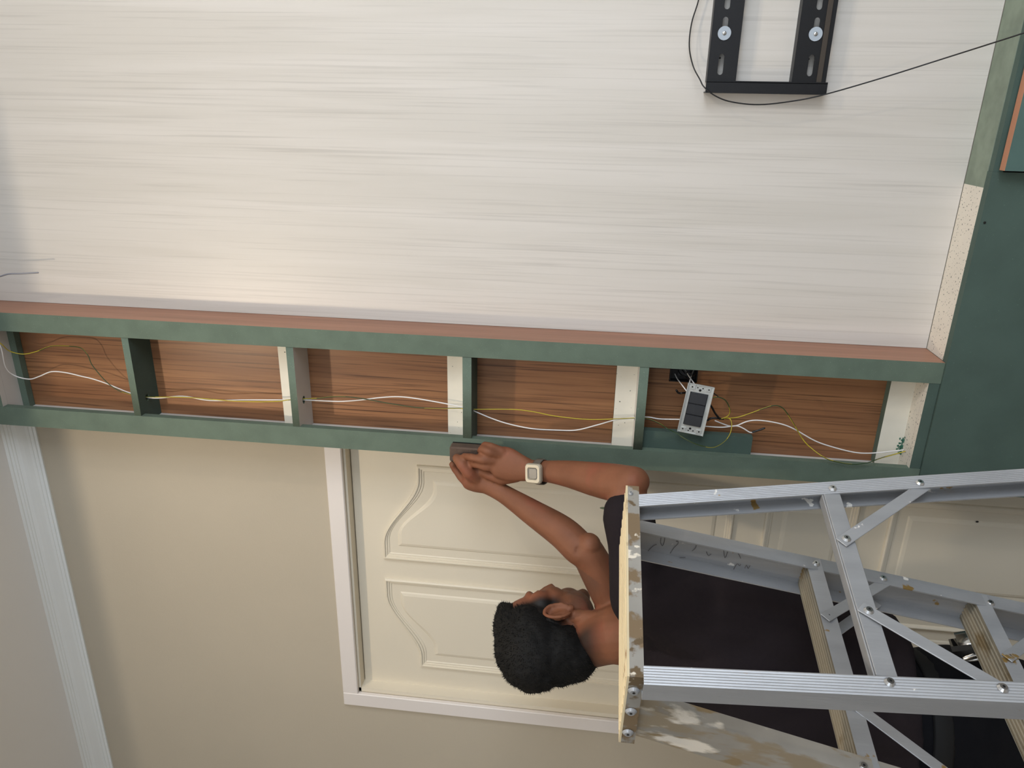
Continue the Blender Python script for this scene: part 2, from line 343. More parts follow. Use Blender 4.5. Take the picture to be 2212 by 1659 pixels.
def x_at(px, Y):
    q = catmull([tuple(at(p[0], p[1], p[2] if len(p) > 2 else Y)) for p in px], 6)
    def f(z):
        return min(q, key=lambda p: abs(p[2]-z))[0]
    return f
wire_x = x_at(WPX, YC); earth_x = x_at(EPX, YC-.0065)
# ------------------------------------------------------------------ upright cable channel (ladder-like green MDF box)
YF = 1.450; YB = 1.528; X0, X1, X2, X3 = -.730, -.684, -.497, -.454; ZB = -.681; ZT = ZC-.002
ch = empty('cable_channel', (-.59, YF, CZ+ZB), 'tall open cable channel of green board with brown backs, running up the wall', 'wall channel')
gm = [M['green'], M['brown_edge'], M['white_lam'], M['green_dark'], M['batten']]
bxo('stile', (X2, X3, YF, YW-.001, ZB, ZT), gm, ch, fm={'+x': 1}, label='right upright with brown laminate side')
XS = -.7085
bxo('stile', (X0, X1, YF, YF+.016, ZB, ZT), gm, ch, label='left upright of green board')
bxo('side_board', (X0, XS, YF+.0161, YW-.001, ZB, ZT), gm, ch, fm={'+x': 2}, label='side board with white laminate inner side')
shelf_z = [(1.362, 1.380), (1.018, 1.034), (.640, .656), (.251, .270), (-.117, -.098)]
under = [2, 3, 2, 3, 3]
def drilled(z0, z1, u):
    """divider board with a round hole that the wires are threaded through"""
    zm = CZ+(z0+z1)/2; xs = [wire_x(zm), earth_x(zm)]; cx = sum(xs)/2; r = (.0140 if z0 > 1.3 else .0070)+abs(xs[0]-xs[1])/2
    cu = bpy.data.curves.new('divider', 'CURVE'); cu.dimensions = '2D'; cu.fill_mode = 'BOTH'; cu.extrude = (z1-z0)/2
    for P in ([(X1, YF+.001), (X2, YF+.001), (X2, YB), (XS, YB), (XS, YF+.0165), (X1, YF+.0165)], [(cx+r*math.cos(a), YC-.0032+.0072*math.sin(a)) for a in [2*math.pi*k/20 for k in range(20)]]):
        sp = cu.splines.new('POLY'); sp.points.add(len(P)-1); sp.use_cyclic_u = True
        for i, (x, y) in enumerate(P): sp.points[i].co = (x, y, 0, 1)
    o = bpy.data.objects.new('divider', cu); C.objects.link(o)
    me = bpy.data.meshes.new_from_object(o.evaluated_get(bpy.context.evaluated_depsgraph_get())); bpy.data.objects.remove(o)
    for v in me.vertices: v.co.z += zm
    o = link_mesh('divider', me, gm, ch)
    for p in me.polygons:
        c = p.center; p.material_index = 0
        if abs(c.z-zm) > (z1-z0)*.45: p.material_index = u if c.z < zm else 2
for (z0, z1), u in zip(shelf_z, under):
    if z0 < 1.3: drilled(z0, z1, u)
    else: bxo('divider', (XS+.0002, X2, YF+.0165, YB, z0, z1), gm, ch, fm={'-z': u, '+z': 2}); bxo('front_edge', (X1, X2, YF+.001, YF+.0163, z0, z1), gm, ch, fm={'-z': u})
bxo('divider', (XS, X2, YF+.0165, YB, ZB+.0005, -.660), [M['green_dark'], M['speckle']], ch, fm={'+z': 1})
bxo('front_edge', (X1, X2, YF+.001, YF+.0163, ZB+.0005, -.660), [M['green_dark'], M['speckle']], ch, fm={'+z': 1})
for zb, zt in ((.656, .700), (.270, .314), (-.098, -.054), (-.660, -.612)):
    bxo('batten', (XS+.004, X2, 1.506, YB-.001, zb, zt), [M['batten'], M['green']], ch, fm={'+z': 1})
bxo('batten', (XS, X2, 1.510, YB-.001, 1.345, 1.3618), M['green'], ch, label='green batten under the top divider')
tops = [1.362, 1.018, .640, .251]
bots = [1.034, .656, .270, -.098]
for zt, zb in zip(tops, bots):
    bxo('back_panel', (XS+.0003, X2-.0003, YB, YW-.002, zb-.01, zt+.01), M['brown'], ch)
# lowest bay: back panel with the cut-out for the switch box
HX0, HX1, HZ0, HZ1 = -.552, -.4985, -.226, -.168
bm = bmesh.new(); zt, zb = -.117+.01, -.66
for q in ((XS+.0003, HX0-.0006, zb, zt), (HX0-.0006, X2-.0003, zb, HZ0-.0006), (HX0-.0006, X2-.0003, HZ1+.0006, zt)):
    box(bm, q[0], q[1], YB, YW-.004, q[2], q[3])
mesh_obj('back_panel', bm, M['brown'], ch, label='lowest brown back panel with a square cut-out')
bxo('filler_block', (XS, -.645, 1.467, 1.485, -.345, -.118), M['green_dark'], ch, label='short dark green board beside the left upright')
# metal/black switch box behind the cut-out
jb = empty('junction_box', ((HX0+HX1)/2, YB, CZ+HZ0), 'small black wiring box set into the brown back panel', 'junction box')
bm = bmesh.new(); box(bm, HX0, HX1, YB+.013, YB+.015, HZ0, HZ1); box(bm, HX0, HX0+.002, YB-.002, YB+.013, HZ0, HZ1); box(bm, HX0, HX1, YB-.002, YB+.013, HZ0, HZ0+.002); box(bm, HX0, HX1, YB-.002, YB+.013, HZ1-.002, HZ1)
mesh_obj('box_shell', bm, M['black'], jb)
bxo('terminal', (HX0+.012, HX0+.034, YB+.006, YB+.012, HZ0+.016, HZ0+.040), M['dark_grey'], jb)

# ------------------------------------------------------------------ low console below
cs = empty('console_cabinet', (.4, YF, 0), 'low dark green board console whose top ledge runs under the pale panel', 'cabinet')
bm = bmesh.new(); YP = 1.4465; PX = -.096
box(bm, X0, PX, YP, YP+.018, -CZ+.001, ZB-.0005)
mesh_obj('front_panel', bm, M['green_dark'], cs)
bxo('top_rail', (PX, 2.38, YP+.002, YP+.018, -.700, ZB-.002), M['green_dark'], cs)
bxo('ledge', (X3, -.125, YP+.019, YW-.0045, ZB-.020, ZB-.0012), M['speckle'], cs, label='white speckled stretch of the ledge')
bxo('ledge', (-.125, 2.38, YP+.019, YW-.0045, ZB-.020, ZB-.0012), M['green_dust'], cs, label='dusty green stretch of the ledge')
bxo('side_panel', (X0, X0+.018, YP+.018, YW-.014, -CZ+.001, ZB-.001), M['green_dark'], cs)
M['orange_edge'] = mat('orange_brown_edging', srgb(176,122,92), .5)
M['green_front'] = mat('blue_green_board', srgb(80,106,100), .7, noise_amt=.1, noise_scale=14)
df = bxo('drawer_front', (PX+.004, .65, 1.421, 1.4395, -1.0, -.689), [M['green_front'], M['orange_edge']], cs, fm={'+z': 1, '-x': 1}, label='drawer front with brown top edge')
mo = M['brown_edge']
bm = bmesh.new(); box(bm, PX+.002, 2.38, YP, YP+.018, -CZ+.001, -.700); mesh_obj('lower_panel', bm, M['black'], cs)
bm = bmesh.new(); p = at(2127, 481, YP-.0005); disc(bm, p, (0,-1,0), .0022, .0006)
mesh_obj('nail_hole', bm, M['black'], cs)

# ------------------------------------------------------------------ television bracket
br = empty('tv_bracket', (.17, 1.53, CZ-.29), 'black steel television bracket with slotted rails screwed to the pale panel', 'tv bracket')
def slot_plate(name, x0, x1, z0, z1, y, slots, parent):
    cu = bpy.data.curves.new(name, 'CURVE'); cu.dimensions = '2D'; cu.fill_mode = 'BOTH'; cu.extrude = .0010
    def sp(P):
        s = cu.splines.new('POLY'); s.points.add(len(P)-1); s.use_cyclic_u = True
        for i, (x, z) in enumerate(P): s.points[i].co = (x, z, 0, 1)
    sp([(x0, z0), (x1, z0), (x1, z1), (x0, z1)])
    for cx0, cx1, cz, r in slots:
        P = []
        for k in range(9): a = math.pi/2+math.pi*k/8; P.append((cx0+r*math.cos(a), cz+r*math.sin(a)))
        for k in range(9): a = -math.pi/2+math.pi*k/8; P.append((cx1+r*math.cos(a), cz+r*math.sin(a)))
        sp(P)
    o = bpy.data.objects.new(name, cu); C.objects.link(o)
    me = bpy.data.meshes.new_from_object(o.evaluated_get(bpy.context.evaluated_depsgraph_get())); bpy.data.objects.remove(o)
    for v in me.vertices: v.co = Vector((v.co.x, y+v.co.z, v.co.y+CZ))
    return link_mesh(name, me, M['black_metal'], parent)
YR = 1.521; BX = .046; BXE = .58
def slots(z): return [(x, x+.026, z, .0050) for x in (.063, .172, .225, .334)] + [(x, x+.029, z, .0050) for x in (.121, .283)]
r1 = slot_plate('rail', BX, BXE, -.2335, -.181, YR, slots(-.2035), br)
r2 = slot_plate('rail', BX, BXE, -.394, -.334, YR, slots(-.3635), br)
for nm, r, za, zb in (('u', r1, -.183, -.2335), ('l', r2, -.336, -.394)):
    bm = bmesh.new(); box(bm, BX, BXE, YR, YW-.0042, za-.0000, za+.002); box(bm, BX, BXE, YR, YR+.010, zb, zb+.002)
    o = mesh_obj('flange', bm, M['black_metal'], r)
bm = bmesh.new(); box(bm, BX, BXE, YR-.0035, YR-.0012, -.386, -.377, bev=.0006); mesh_obj('ridge_strip', bm, M['brown_strip'], r2, label='brown strip')  # thin raised strip along the lower rail, coloured brown
bm = bmesh.new(); box(bm, .027, BX, YR-.006, YR-.003, -.397, -.180); box(bm, .027, .029, YR-.005, YW-.0042, -.397, -.180); box(bm, BX-.001, BX+.002, YR-.006, YR, -.397, -.180)
mesh_obj('end_plate', bm, M['black_metal'], br)
for z in (-.2035, -.3635):
    for x in (.128, .290):
        bm = bmesh.new(); disc(bm, (x, YR-.0012, CZ+z), (0,-1,0), .0118, .0016, 24); wsh = mesh_obj('washer', bm, M['washer'], br)
        bm = bmesh.new(); ellipsoid(bm, (x, YR-.0030, CZ+z), (.0038, .0018, .0038)); disc(bm, (x, YR-.004, CZ+z), (0,-1,0), .0016, .001, 6); mesh_obj('screw', bm, M['screw'], wsh)
    bm = bmesh.new(); disc(bm, (.088, YW-.0046, CZ+z), (0,-1,0), .0018, .0004); mesh_obj('drill_hole', bm, M['black'], br)

# ------------------------------------------------------------------ cables
def cable(name, px, r, mats, label, cat, Y=None, stripes=None, seg=8, group=None):
    pts = [at(p[0], p[1], p[2] if len(p) > 2 else Y) for p in px]
    pts = catmull(pts, 6); bm = bmesh.new(); tube(bm, pts, r, seg, stripes=stripes)
    return tag(mesh_obj(name, bm, mats), label, cat, group)
K = 'wires in the cable channel'
cable('black_cable', [(1520,-60),(1509,0),(1494,50),(1489,100),(1497,142),(1512,172,1.515),(1521,188,1.506),(1545,207,1.505),(1580,220,1.505),(1640,226,1.505),(1715,218,1.505),(1782,204,1.50),(1900,170,1.49),(2040,126,1.47),(2212,71,1.40),(2300,40,1.39)], .0012, M['black'], 'long thin black cable looping behind the black bracket and across the pale panel', 'cable', Y=1.53)
cable('grey_cable', [(-60,606),(-20,601),(0,597),(18,592),(45,591),(82,589)], .0018, M['wire_grey'], 'short grey cable end sticking down in front of the pale panel top', 'cable', Y=1.488)
cable('white_wire', WPX, .0014, M['wire_white'], 'white wire threading down through all the dividers of the channel to the switch', 'wire', Y=YC, group=K)
SG = [M['wire_yellow'], M['wire_green']]
cable('earth_wire', EPX, .0011, SG, 'green and yellow wire following the white wire down and looping under the switch', 'wire', Y=YC-.0065, stripes=.09, group=K)
cable('white_wire', [(1545,909,1.475),(1575,920),(1592,919),(1615,910),(1640,908),(1680,914),(1712,925),(1760,952),(1800,966),(1845,977),(1880,979),(1925,975),(1951,972)], .0014, M['wire_white'], 'white wire running from the taped joint down to the green smudge', 'wire', Y=YC, group=K)
cable('earth_wire', [(1558,904,1.475),(1590,902),(1620,893),(1650,882),(1673,876),(1690,881),(1705,900),(1720,925),(1735,950),(1750,966,1.462),(1775,985,1.446),(1800,996,1.443),(1840,1003,1.443),(1872,1000,1.444),(1890,994,1.446),(1908,988,1.470),(1930,982,1.482),(1955,975)], .0011, SG, 'yellow-green wire arching high below the switch then sagging to the bottom', 'wire', Y=YC-.006, stripes=.16, group=K)
o = cable('white_wire', [(1500,919,1.475),(1525,921),(1560,923),(1590,920),(1605,925),(1620,934),(1630,933)], .0014, M['wire_white'], 'short white wire ending in a black taped tip', 'wire', Y=1.482, group=K)
bm = bmesh.new(); tube(bm, catmull([at(1626,933,1.482), at(1637,930,1.482), at(1651,925,1.482)], 4), .0021, 8); mesh_obj('tape_tip', bm, M['tape'], o)
cable('earth_wire', [(1530,860,1.47),(1540,859),(1553,858),(1568,866),(1577,886),(1573,898),(1558,905)], .0011, SG, 'small green wire loop just right of the metal switch plate', 'wire', Y=1.475, stripes=.16, group=K)
cable('white_wire', [(1478,795,1.54),(1482,802,1.52),(1490,815,1.49),(1502,832,1.46)], .0012, M['wire_white'], 'white wire stub from the wiring box, nearer the plate corner', 'wire', group=K)
cable('white_wire', [(1500,797,1.54),(1496,805,1.52),(1491,820,1.48),(1489,834,1.455)], .0012, M['wire_white'], 'white wire stub crossing another above the plate', 'wire', group=K)
cable('white_wire', [(1458,808,1.53),(1463,818,1.51),(1472,830,1.48),(1484,846,1.455)], .0012, M['wire_white'], 'white wire stub nearest the divider above the switch', 'wire', group=K)
cable('taped_wire', [(1484,848,1.47),(1474,849),(1466,849),(1461,843)], .0022, M['tape'], 'black taped wire end poking out above the switch plate', 'wire', Y=1.48, group=K)
cable('taped_wire', [(1530,870,1.468),(1538,880),(1545,893),(1555,905)], .0022, M['tape'], 'black taped joint slanting away from the plate side', 'wire', Y=1.475, group=K)
cable('taped_wire', [(1528,908),(1535,904),(1545,903),(1562,905)], .0023, M['tape'], 'black taped joint lying level under the plate', 'wire', Y=1.476, group=K)
cable('black_wire', [(1525,835,1.47),(1540,848),(1551,856)], .0010, M['tape'], 'thin black wire stub beside the plate corner', 'wire', Y=1.48, group=K)
cable('black_wire', [(1465,800,1.53),(1470,808,1.51),(1482,815,1.50),(1490,822,1.48)], .0012, M['tape'], 'black wire curling out of the wiring box', 'wire', group=K)
cable('black_wire', [(1472,797,1.53),(1480,806,1.50),(1487,804,1.50),(1498,812,1.50),(1503,800,1.53)], .0012, M['tape'], 'black wire looped inside the wiring box opening', 'wire', group=K)
# green smudge of filler on the batten
bm = bmesh.new(); rr = random.Random(3)
for k in range(150):
    ix = 1951+rr.gauss(0, 6); iy = 977+rr.gauss(0, 13)
    p = at(ix, iy, 1.5055 if ix < 1958 else 1.500); 
    p.x = min(max(p.x, X1+.009), X2-.01)
    if p.z < CZ-.659: p.z = CZ-.6595
    ellipsoid(bm, p, (.0014+.003*rr.random()*.6, .0008, .0008+.0016*rr.random()), seg=6, rings=4)
o = mesh_obj('filler_smudge', bm, mat('green_filler', srgb(48,100,80), .8), ch, label='green filler smudge')
o['kind'] = 'stuff'

# ------------------------------------------------------------------ switch on its metal plate
p0, p1, p2, p3 = [at(*q) for q in ((1486.7,825.7,1.452), (1543.7,837.4,1.447), (1517.4,940.5,1.447), (1460.5,929.7,1.452))]
ux = ((p1-p0)+(p2-p3)).normalized(); uy = ((p3-p0)+(p2-p1)); uy = (uy-ux*uy.dot(ux)).normalized(); un = ux.cross(uy)
if un.y > 0: un = -un
SW, SL = (p1-p0).length, (p3-p0).length; so = p0
sw = empty('switch_plate', (so+ux*SW/2+uy*SL/2), 'loose metal mounting plate with three dark grey switches, dangling tilted on its wires', 'light switch')
def SP(a, b, c): return so+ux*a+uy*b+un*c
bm = bmesh.new()
def sbox(a0, a1, b0, b1, c0, c1, mi=0): obox(bm, SP(a0, b0, c0), ux*(a1-a0), uy*(b1-b0), un*(c1-c0), mi)
mw = .0085; e0, e1 = .018, SL-.018
sbox(0, mw, 0, SL, 0, .0012); sbox(SW-mw, SW, 0, SL, 0, .0012); sbox(mw, SW-mw, 0, e0, 0, .0012); sbox(mw, SW-mw, e1, SL, 0, .0012)
for q in ((0, .0015, 0, SL), (SW-.0015, SW, 0, SL)): sbox(*q, .0012, .0045)
for q in ((0, SW, 0, .0015), (0, SW, SL-.0015, SL)): sbox(*q, .0012, .0030)
mesh_obj('metal_frame', bm, M['steel'], sw)
for a0, b0 in ((.006, .002), (SW-.016, .002), (.006, SL-.012), (SW-.016, SL-.012)):
    bm = bmesh.new(); sbox(a0, a0+.010, b0, b0+.010, .0012, .0026); mesh_obj('claw', bm, M['steel'], sw)
for a, b, r in ((.010,.007,.0016),(SW-.010,.007,.0014),(.021,.007,.0014),(SW-.022,.007,.0014),(SW/2,.012,.0026),(.010,SL-.008,.0016),(SW-.010,SL-.008,.0016),(.022,SL-.006,.0014),(SW-.022,SL-.007,.0014),(SW/2-.002,SL-.011,.0024)):
    bm = bmesh.new(); disc(bm, SP(a, b, .0014 if not (a < .012 or a > SW-.012) else .0027), un, r, .0004, 10); mesh_obj('screw_hole', bm, M['black'], sw)
bm = bmesh.new(); sbox(mw, SW-mw, e0, e1, -.020, .0004); mesh_obj('switch_body', bm, M['black'], sw)
L3 = (e1-e0)/3
for k in range(3):
    bm = bmesh.new(); sbox(mw+.001, SW-mw-.001, e0+k*L3+.0006, e0+(k+1)*L3-.0006, .0004, .0050); bmesh.ops.bevel(bm, geom=bm.edges[:], offset=.0012, segments=2, affect='EDGES')
    mesh_obj('rocker', bm, M['dark_grey'], sw)

# ------------------------------------------------------------------ stepladder
th = 1.321; LK = .86; UP = Vector((0,0,1)); W3 = Vector((math.cos(th), math.sin(th), 0))*LK; S3 = Vector((-math.sin(th), math.cos(th), 0))*LK; UL = UP*LK
LO = Vector((-.596, .675, CZ-.0602)); HL = (CZ-.0602)/LK-.002
ld = empty('step_ladder', (-.73, .86, 0), 'paint-spattered aluminium stepladder standing in front of the working man', 'stepladder')
def LP(w_, s_, dz): return LO+W3*w_+S3*s_-UL*dz
CW, CS, CH = .362, .158, .022
bm = bmesh.new()
obox(bm, LP(-.003, 0, .003), W3*(CW+.003), S3*CS, UL*.003, 1)                   # worn top surface
t = .003
obox(bm, LP(-.003, 0, CH), W3*(CW+.003), S3*t, UL*(CH-.003)); obox(bm, LP(-.003, CS-t, CH), W3*(CW+.003), S3*t, UL*(CH-.003))
obox(bm, LP(-.003, t, CH), W3*t, S3*(CS-2*t), UL*(CH-.003)); obox(bm, LP(CW-t, t, CH), W3*t, S3*(CS-2*t), UL*(CH-.003))
for k in range(7): obox(bm, LP(.004, .012+k*.021, 0), W3*(CW-.01), S3*.006, UL*.0012, 1)
cap = mesh_obj('top_cap', bm, [M['alu_dirty'], M['cap_top']], ld, label='worn top cap')
for s_ in (.030, .078, .130):
    bm = bmesh.new(); rivet(bm, LP(-.004, s_, .011), -W3, .008); mesh_obj('rivet', bm, [M['alu'], M['black']], cap)
bm = bmesh.new(); rivet(bm, LP(CW-.02, -.0012, .008), -S3, .004); mesh_obj('rivet', bm, [M['alu'], M['black']], cap)

def rail(s0, depth, outw, side, lean, flare, ridges, mt, label=None):
    """open channel: web at outw on the outside, flanges pointing inwards; side +1 right, -1 left"""
    inn = -side; t = .0025; fl = .028; H0 = .021; H1 = HL-.006
    sec = []; 
    def sp(w_, s_): return (outw+inn*w_, s0+s_)
    out = [(0,0)]
    nr = 7 if ridges else 1
    for k in range(1, nr*2): out.append((fl*k/(nr*2), -.0010 if (k % 2 and ridges) else 0))
    out += [(fl,0),(fl,t),(t,t),(t,depth-t),(fl,depth-t),(fl,depth),(0,depth)]
    bm = bmesh.new()
    def ring(dz):
        return [bm.verts.new(LP(sp(a,b)[0]+side*flare*dz, sp(a,b)[1]+lean*dz, dz)) for a, b in out]
    rs = [ring(H0+(H1-H0)*k/8) for k in range(9)]
    n = len(out)
    for q in range(8):
        for i in range(n): bm.faces.new((rs[q][i], rs[q][(i+1)%n], rs[q+1][(i+1)%n], rs[q+1][i]))
    bm.faces.new(rs[0]); bm.faces.new(rs[-1])
    o = mesh_obj('rail', bm, mt, ld, label=label)
    bm = bmesh.new(); c = LP(outw+side*(flare*HL+.002), s0+lean*HL-.003, HL)
    obox(bm, c, W3*(-side)*.034, S3*(depth+.006), UL*.035); mesh_obj('rubber_foot', bm, M['rubber'], o)
    return o
NLn = -.163/1.43; FLn = .287/1.43
rail(0, .034, .338, 1, NLn, .086, True, M['alu'], 'near right rail of the prop side')
rail(0, .034, -.014, -1, NLn, .016, True, M['alu'], 'near left rail of the prop side')
rail(.085, .072, .374, 1, FLn, .012, False, M['alu'], 'far right rail of the step side')
rail(.085, .072, .014, -1, FLn, .090, False, M['alu_paint'], 'far left rail of the step side, thick with plaster and paint')
def nearP(w_, dz, off=0): return LP(w_, NLn*dz-off, dz)
def farP(w_, dz, off=0): return LP(w_, .085+FLn*dz-off, dz)
# treads
for dz in (.330, .632, .930, 1.23, 1.50):
    bm = bmesh.new(); wl = .014-.090*dz+.003; wr = .374+.012*dz-.003; s0 = .085+FLn*dz+.0035; D = .066
    n = 7
    prof = []
    for k in range(n):
        a = D*k/n; prof += [(a+.0015, 0), (a+D/n*.55, 0), (a+D/n*.6, -.0032), (a+D/n*.95, -.0032)]
    prof = [(0, -.026), (0, 0)] + prof[1:] + [(D, 0), (D, -.026), (D-.002, -.026), (D-.002, -.006), (.002, -.006), (.002, -.026)]
    a = [bm.verts.new(LP(wl, s0+p, dz-z)) for p, z in prof]; b = [bm.verts.new(LP(wr, s0+p, dz-z)) for p, z in prof]
    for i in range(len(prof)):
        f = bm.faces.new((a[i], a[(i+1)%len(prof)], b[(i+1)%len(prof)], b[i])); f.material_index = 1 if prof[i][1] > -.005 and prof[(i+1)%len(prof)][1] > -.005 else 0
    bm.faces.new(a); bm.faces.new(b)
    tr = mesh_obj('tread', bm, [M['alu'], M['tread']], ld)
    for wv in (.250, .09):
        bm = bmesh.new(); rivet(bm, LP(wv, s0-.0006, dz+.013), -S3); mesh_obj('rivet', bm, [M['alu'], M['black']], tr)
def flatbar(name, A, B, wd, tk, nrm, mt, ext=.010, lip=0):
    A, B = Vector(A), Vector(B); d_ = (B-A).normalized(); A = A-d_*ext; B = B+d_*ext; nn = Vector(nrm).normalized(); v = d_.cross(nn).normalized()
    bm = bmesh.new(); obox(bm, A-v*wd*LK/2, (B-A), v*wd*LK, nn*tk)
    if lip: obox(bm, A+(v if v.z > 0 else -v)*wd/2-nn*.0, (B-A), (v if v.z < 0 else -v)*tk, -nn*lip)
    bmesh.ops.bevel(bm, geom=bm.edges[:], offset=tk*.3, segments=1, affect='EDGES')
    return mesh_obj(name, bm, mt, ld)
flatbar('cross_bar', nearP(.010, .318, -.004), nearP(.340, .325, -.004), .026, .0022, -S3, M['alu'], ext=.0, lip=.016)
flatbar('cross_bar', nearP(.004, .70, -.004), nearP(.350, .70, -.004), .026, .0022, -S3, M['alu'], ext=.0, lip=.016)
flatbar('brace', nearP(.352, .461, -.005), nearP(.237, .322, .001), .019, .0018, -S3, M['alu'])
flatbar('brace', nearP(.106, .320, .001), nearP(.000, .443, -.005), .019, .0018, -S3, M['alu'])
flatbar('brace', farP(.352, .462, -.003), farP(.250, .343, .001), .018, .0018, -S3, M['alu'])
flatbar('brace', farP(.090, .345, .001), farP(.005, .470, -.003), .018, .0018, -S3, M['alu'])
flatbar('brace', farP(.352, .462, -.060), farP(.250, .350, -.062), .018, .0018, -S3, M['alu'])
flatbar('brace', farP(.352, .77, -.003), farP(.250, .645, .001), .018, .0018, -S3, M['alu'])
flatbar('brace', farP(.090, .645, .001), farP(-.02, .77, -.003), .018, .0018, -S3, M['alu'])
# spreader links between the two sides
flatbar('spreader', LP(.366, .030+NLn*1.0, 1.0), LP(.376, .11+FLn*1.0, 1.0), .016, .0018, W3, M['alu'])
flatbar('spreader', LP(-.018, .030+NLn*1.0, 1.0), LP(-.075, .11+FLn*1.0, 1.0), .016, .0018, -W3, M['alu'])
for wv, dv, fn, of in ((.355,.328,nearP,.001),(.366,.461,nearP,.001),(-.004,.318,nearP,.001),(-.007,.443,nearP,.001),(.237,.322,nearP,.0035),(.106,.320,nearP,.0035),(.364,.346,farP,.0005),(.365,.467,farP,.0005),(.363,.659,farP,.0005),(-.003,.333,farP,.0005)):
    bm = bmesh.new(); rivet(bm, fn(wv if fn is farP else wv-.006 if wv > .3 else wv+.004 if wv < .05 else wv, dv, of), -S3, .0068); mesh_obj('rivet', bm, [M['screw'], M['black']], ld)

# pencil scribbles on the inner face of the far right rail
def on_web(ix, iy):
    r = at(ix, iy, 1.0)-Vector((0,0,CZ)); n = (W3.normalized()*1.0+UL.normalized()*(.012)).normalized(); o = LP(.3705, .09, 0)-Vector((0,0,CZ))
    return Vector((0,0,CZ))+r*(o.dot(n)/r.dot(n))
bm = bmesh.new()
for st in ([(1397,1193),(1410,1180),(1418,1176)], [(1428,1162),(1427,1172),(1431,1179),(1435,1170),(1436,1162)], [(1461,1170),(1463,1168),(1465,1174),(1456,1183),(1448,1195)], [(1451,1207),(1466,1205),(1480,1204)], [(1495,1190),(1502,1184),(1504,1178)], [(1526,1192),(1530,1200),(1536,1197)], [(1563,1187),(1566,1205),(1572,1192)], [(1590,1190),(1596,1198),(1600,1206)], [(1583,1233),(1592,1218),(1597,1222),(1600,1219)], [(1609,1227),(1612,1221),(1616,1228),(1620,1222)]):
    tube(bm, catmull([tuple(on_web(*p)-W3.normalized()*.0002) for p in st], 3), .00042, 5)
o = mesh_obj('pencil_scribble', bm, mat('pencil_lead', srgb(92,88,86), .7), ld); o['kind'] = 'stuff'
# ------------------------------------------------------------------ sanding block held on the left upright
bp0 = at(973, 997, 1.430); bp1 = at(1055, 964, 1.430)
sb = empty('sanding_block', ((bp0.x+bp1.x)/2, 1.43, bp1.z), 'brown sanding block pressed flat against the left green upright by both hands', 'sanding block')
bxo('block_body', (-.7290, -.6935, 1.4205, 1.4465, bp1.z-CZ-.002, bp0.z-CZ), M['block'], sb, bev=.003)
bxo('sandpaper', (-.7285, -.694, 1.4466, 1.4492, bp1.z-CZ, bp0.z-CZ-.002), M['black'], sb)

# ------------------------------------------------------------------ the man
ta = math.radians(70); LB = Vector((math.sin(ta), -math.cos(ta), 0)); FB = Vector((math.cos(ta), math.sin(ta), 0))
PEL = at(2080, 1572, 1.19); WAI = at(1950, 1560, 1.19); ABD = at(1790, 1510, 1.19); CHE = at(1600, 1452, 1.19); UCH = at(1475, 1405, 1.195); NB = at(1380, 1362, 1.20)
pr = empty('person', (PEL.x, PEL.y, 0), 'man in black t-shirt and trousers sanding the upright channel with a block', 'person')
SHR = at(1378, 1285, 1.135); SHL = at(1382, 1400, 1.285)
ELR = at(1352, 1046, 1.245); WRR = at(1145, 1016, 1.372)
ELL = at(1268, 1190, 1.295); WRL = at(1050, 1046, 1.402)
# head frame
hp = math.radians(15); ha = math.radians(70)
FH0 = Vector((math.cos(ha), math.sin(ha), 0)); YH = Vector((-math.sin(ha), math.cos(ha), 0))
FH = (FH0*math.cos(hp)+UP*math.sin(hp)); UH = (-FH0*math.sin(hp)+UP*math.cos(hp))
HC = at(1184, 1366, 1.265); MH = Matrix((FH, YH, UH)).transposed()
def HP(x, y, z): return HC+FH*x+YH*y+UH*z
def hell(bm, c, r, seg=20): ellipsoid(bm, HP(*c), r, MH, seg=seg, rings=seg//2+2)
bm = bmesh.new()
# skull and face
hell(bm, (-.012,0,.030), (.093,.073,.083), 28); hell(bm, (.030,0,-.020), (.058,.062,.078), 24); hell(bm, (-.030,0,.0), (.070,.066,.070), 24)
hell(bm, (.030,0,-.068), (.052,.050,.038), 24); hell(bm, (.070,0,-.090), (.018,.022,.015)); hell(bm, (.062,0,-.056), (.032,.034,.032))
for s_ in (-1, 1):
    hell(bm, (.046,s_*.030,-.018), (.038,.034,.034)); hell(bm, (.058,s_*.024,.028), (.025,.030,.013)); hell(bm, (.016,s_*.048,-.052), (.036,.018,.036))
    hell(bm, (.040,s_*.052,.008), (.026,.020,.024)); hell(bm, (.062,s_*.030,.008), (.019,.019,.011)); hell(bm, (.094,s_*.010,-.030), (.009,.007,.006))
tube(bm, [HP(.080,0,.022), HP(.090,0,.004), HP(.101,0,-.014), HP(.106,0,-.026), HP(.094,0,-.034)], [.009,.009,.009,.010,.008], 12)
tube(bm, [HP(.072,-.022,-.056), HP(.088,-.009,-.053), HP(.090,0,-.054), HP(.088,.009,-.053), HP(.072,.022,-.056)], [.004,.006,.006,.006,.004], 10)
tube(bm, [HP(.072,-.020,-.064), HP(.085,-.008,-.066), HP(.087,0,-.067), HP(.085,.008,-.066), HP(.072,.020,-.064)], [.004,.006,.0065,.006,.004], 10)
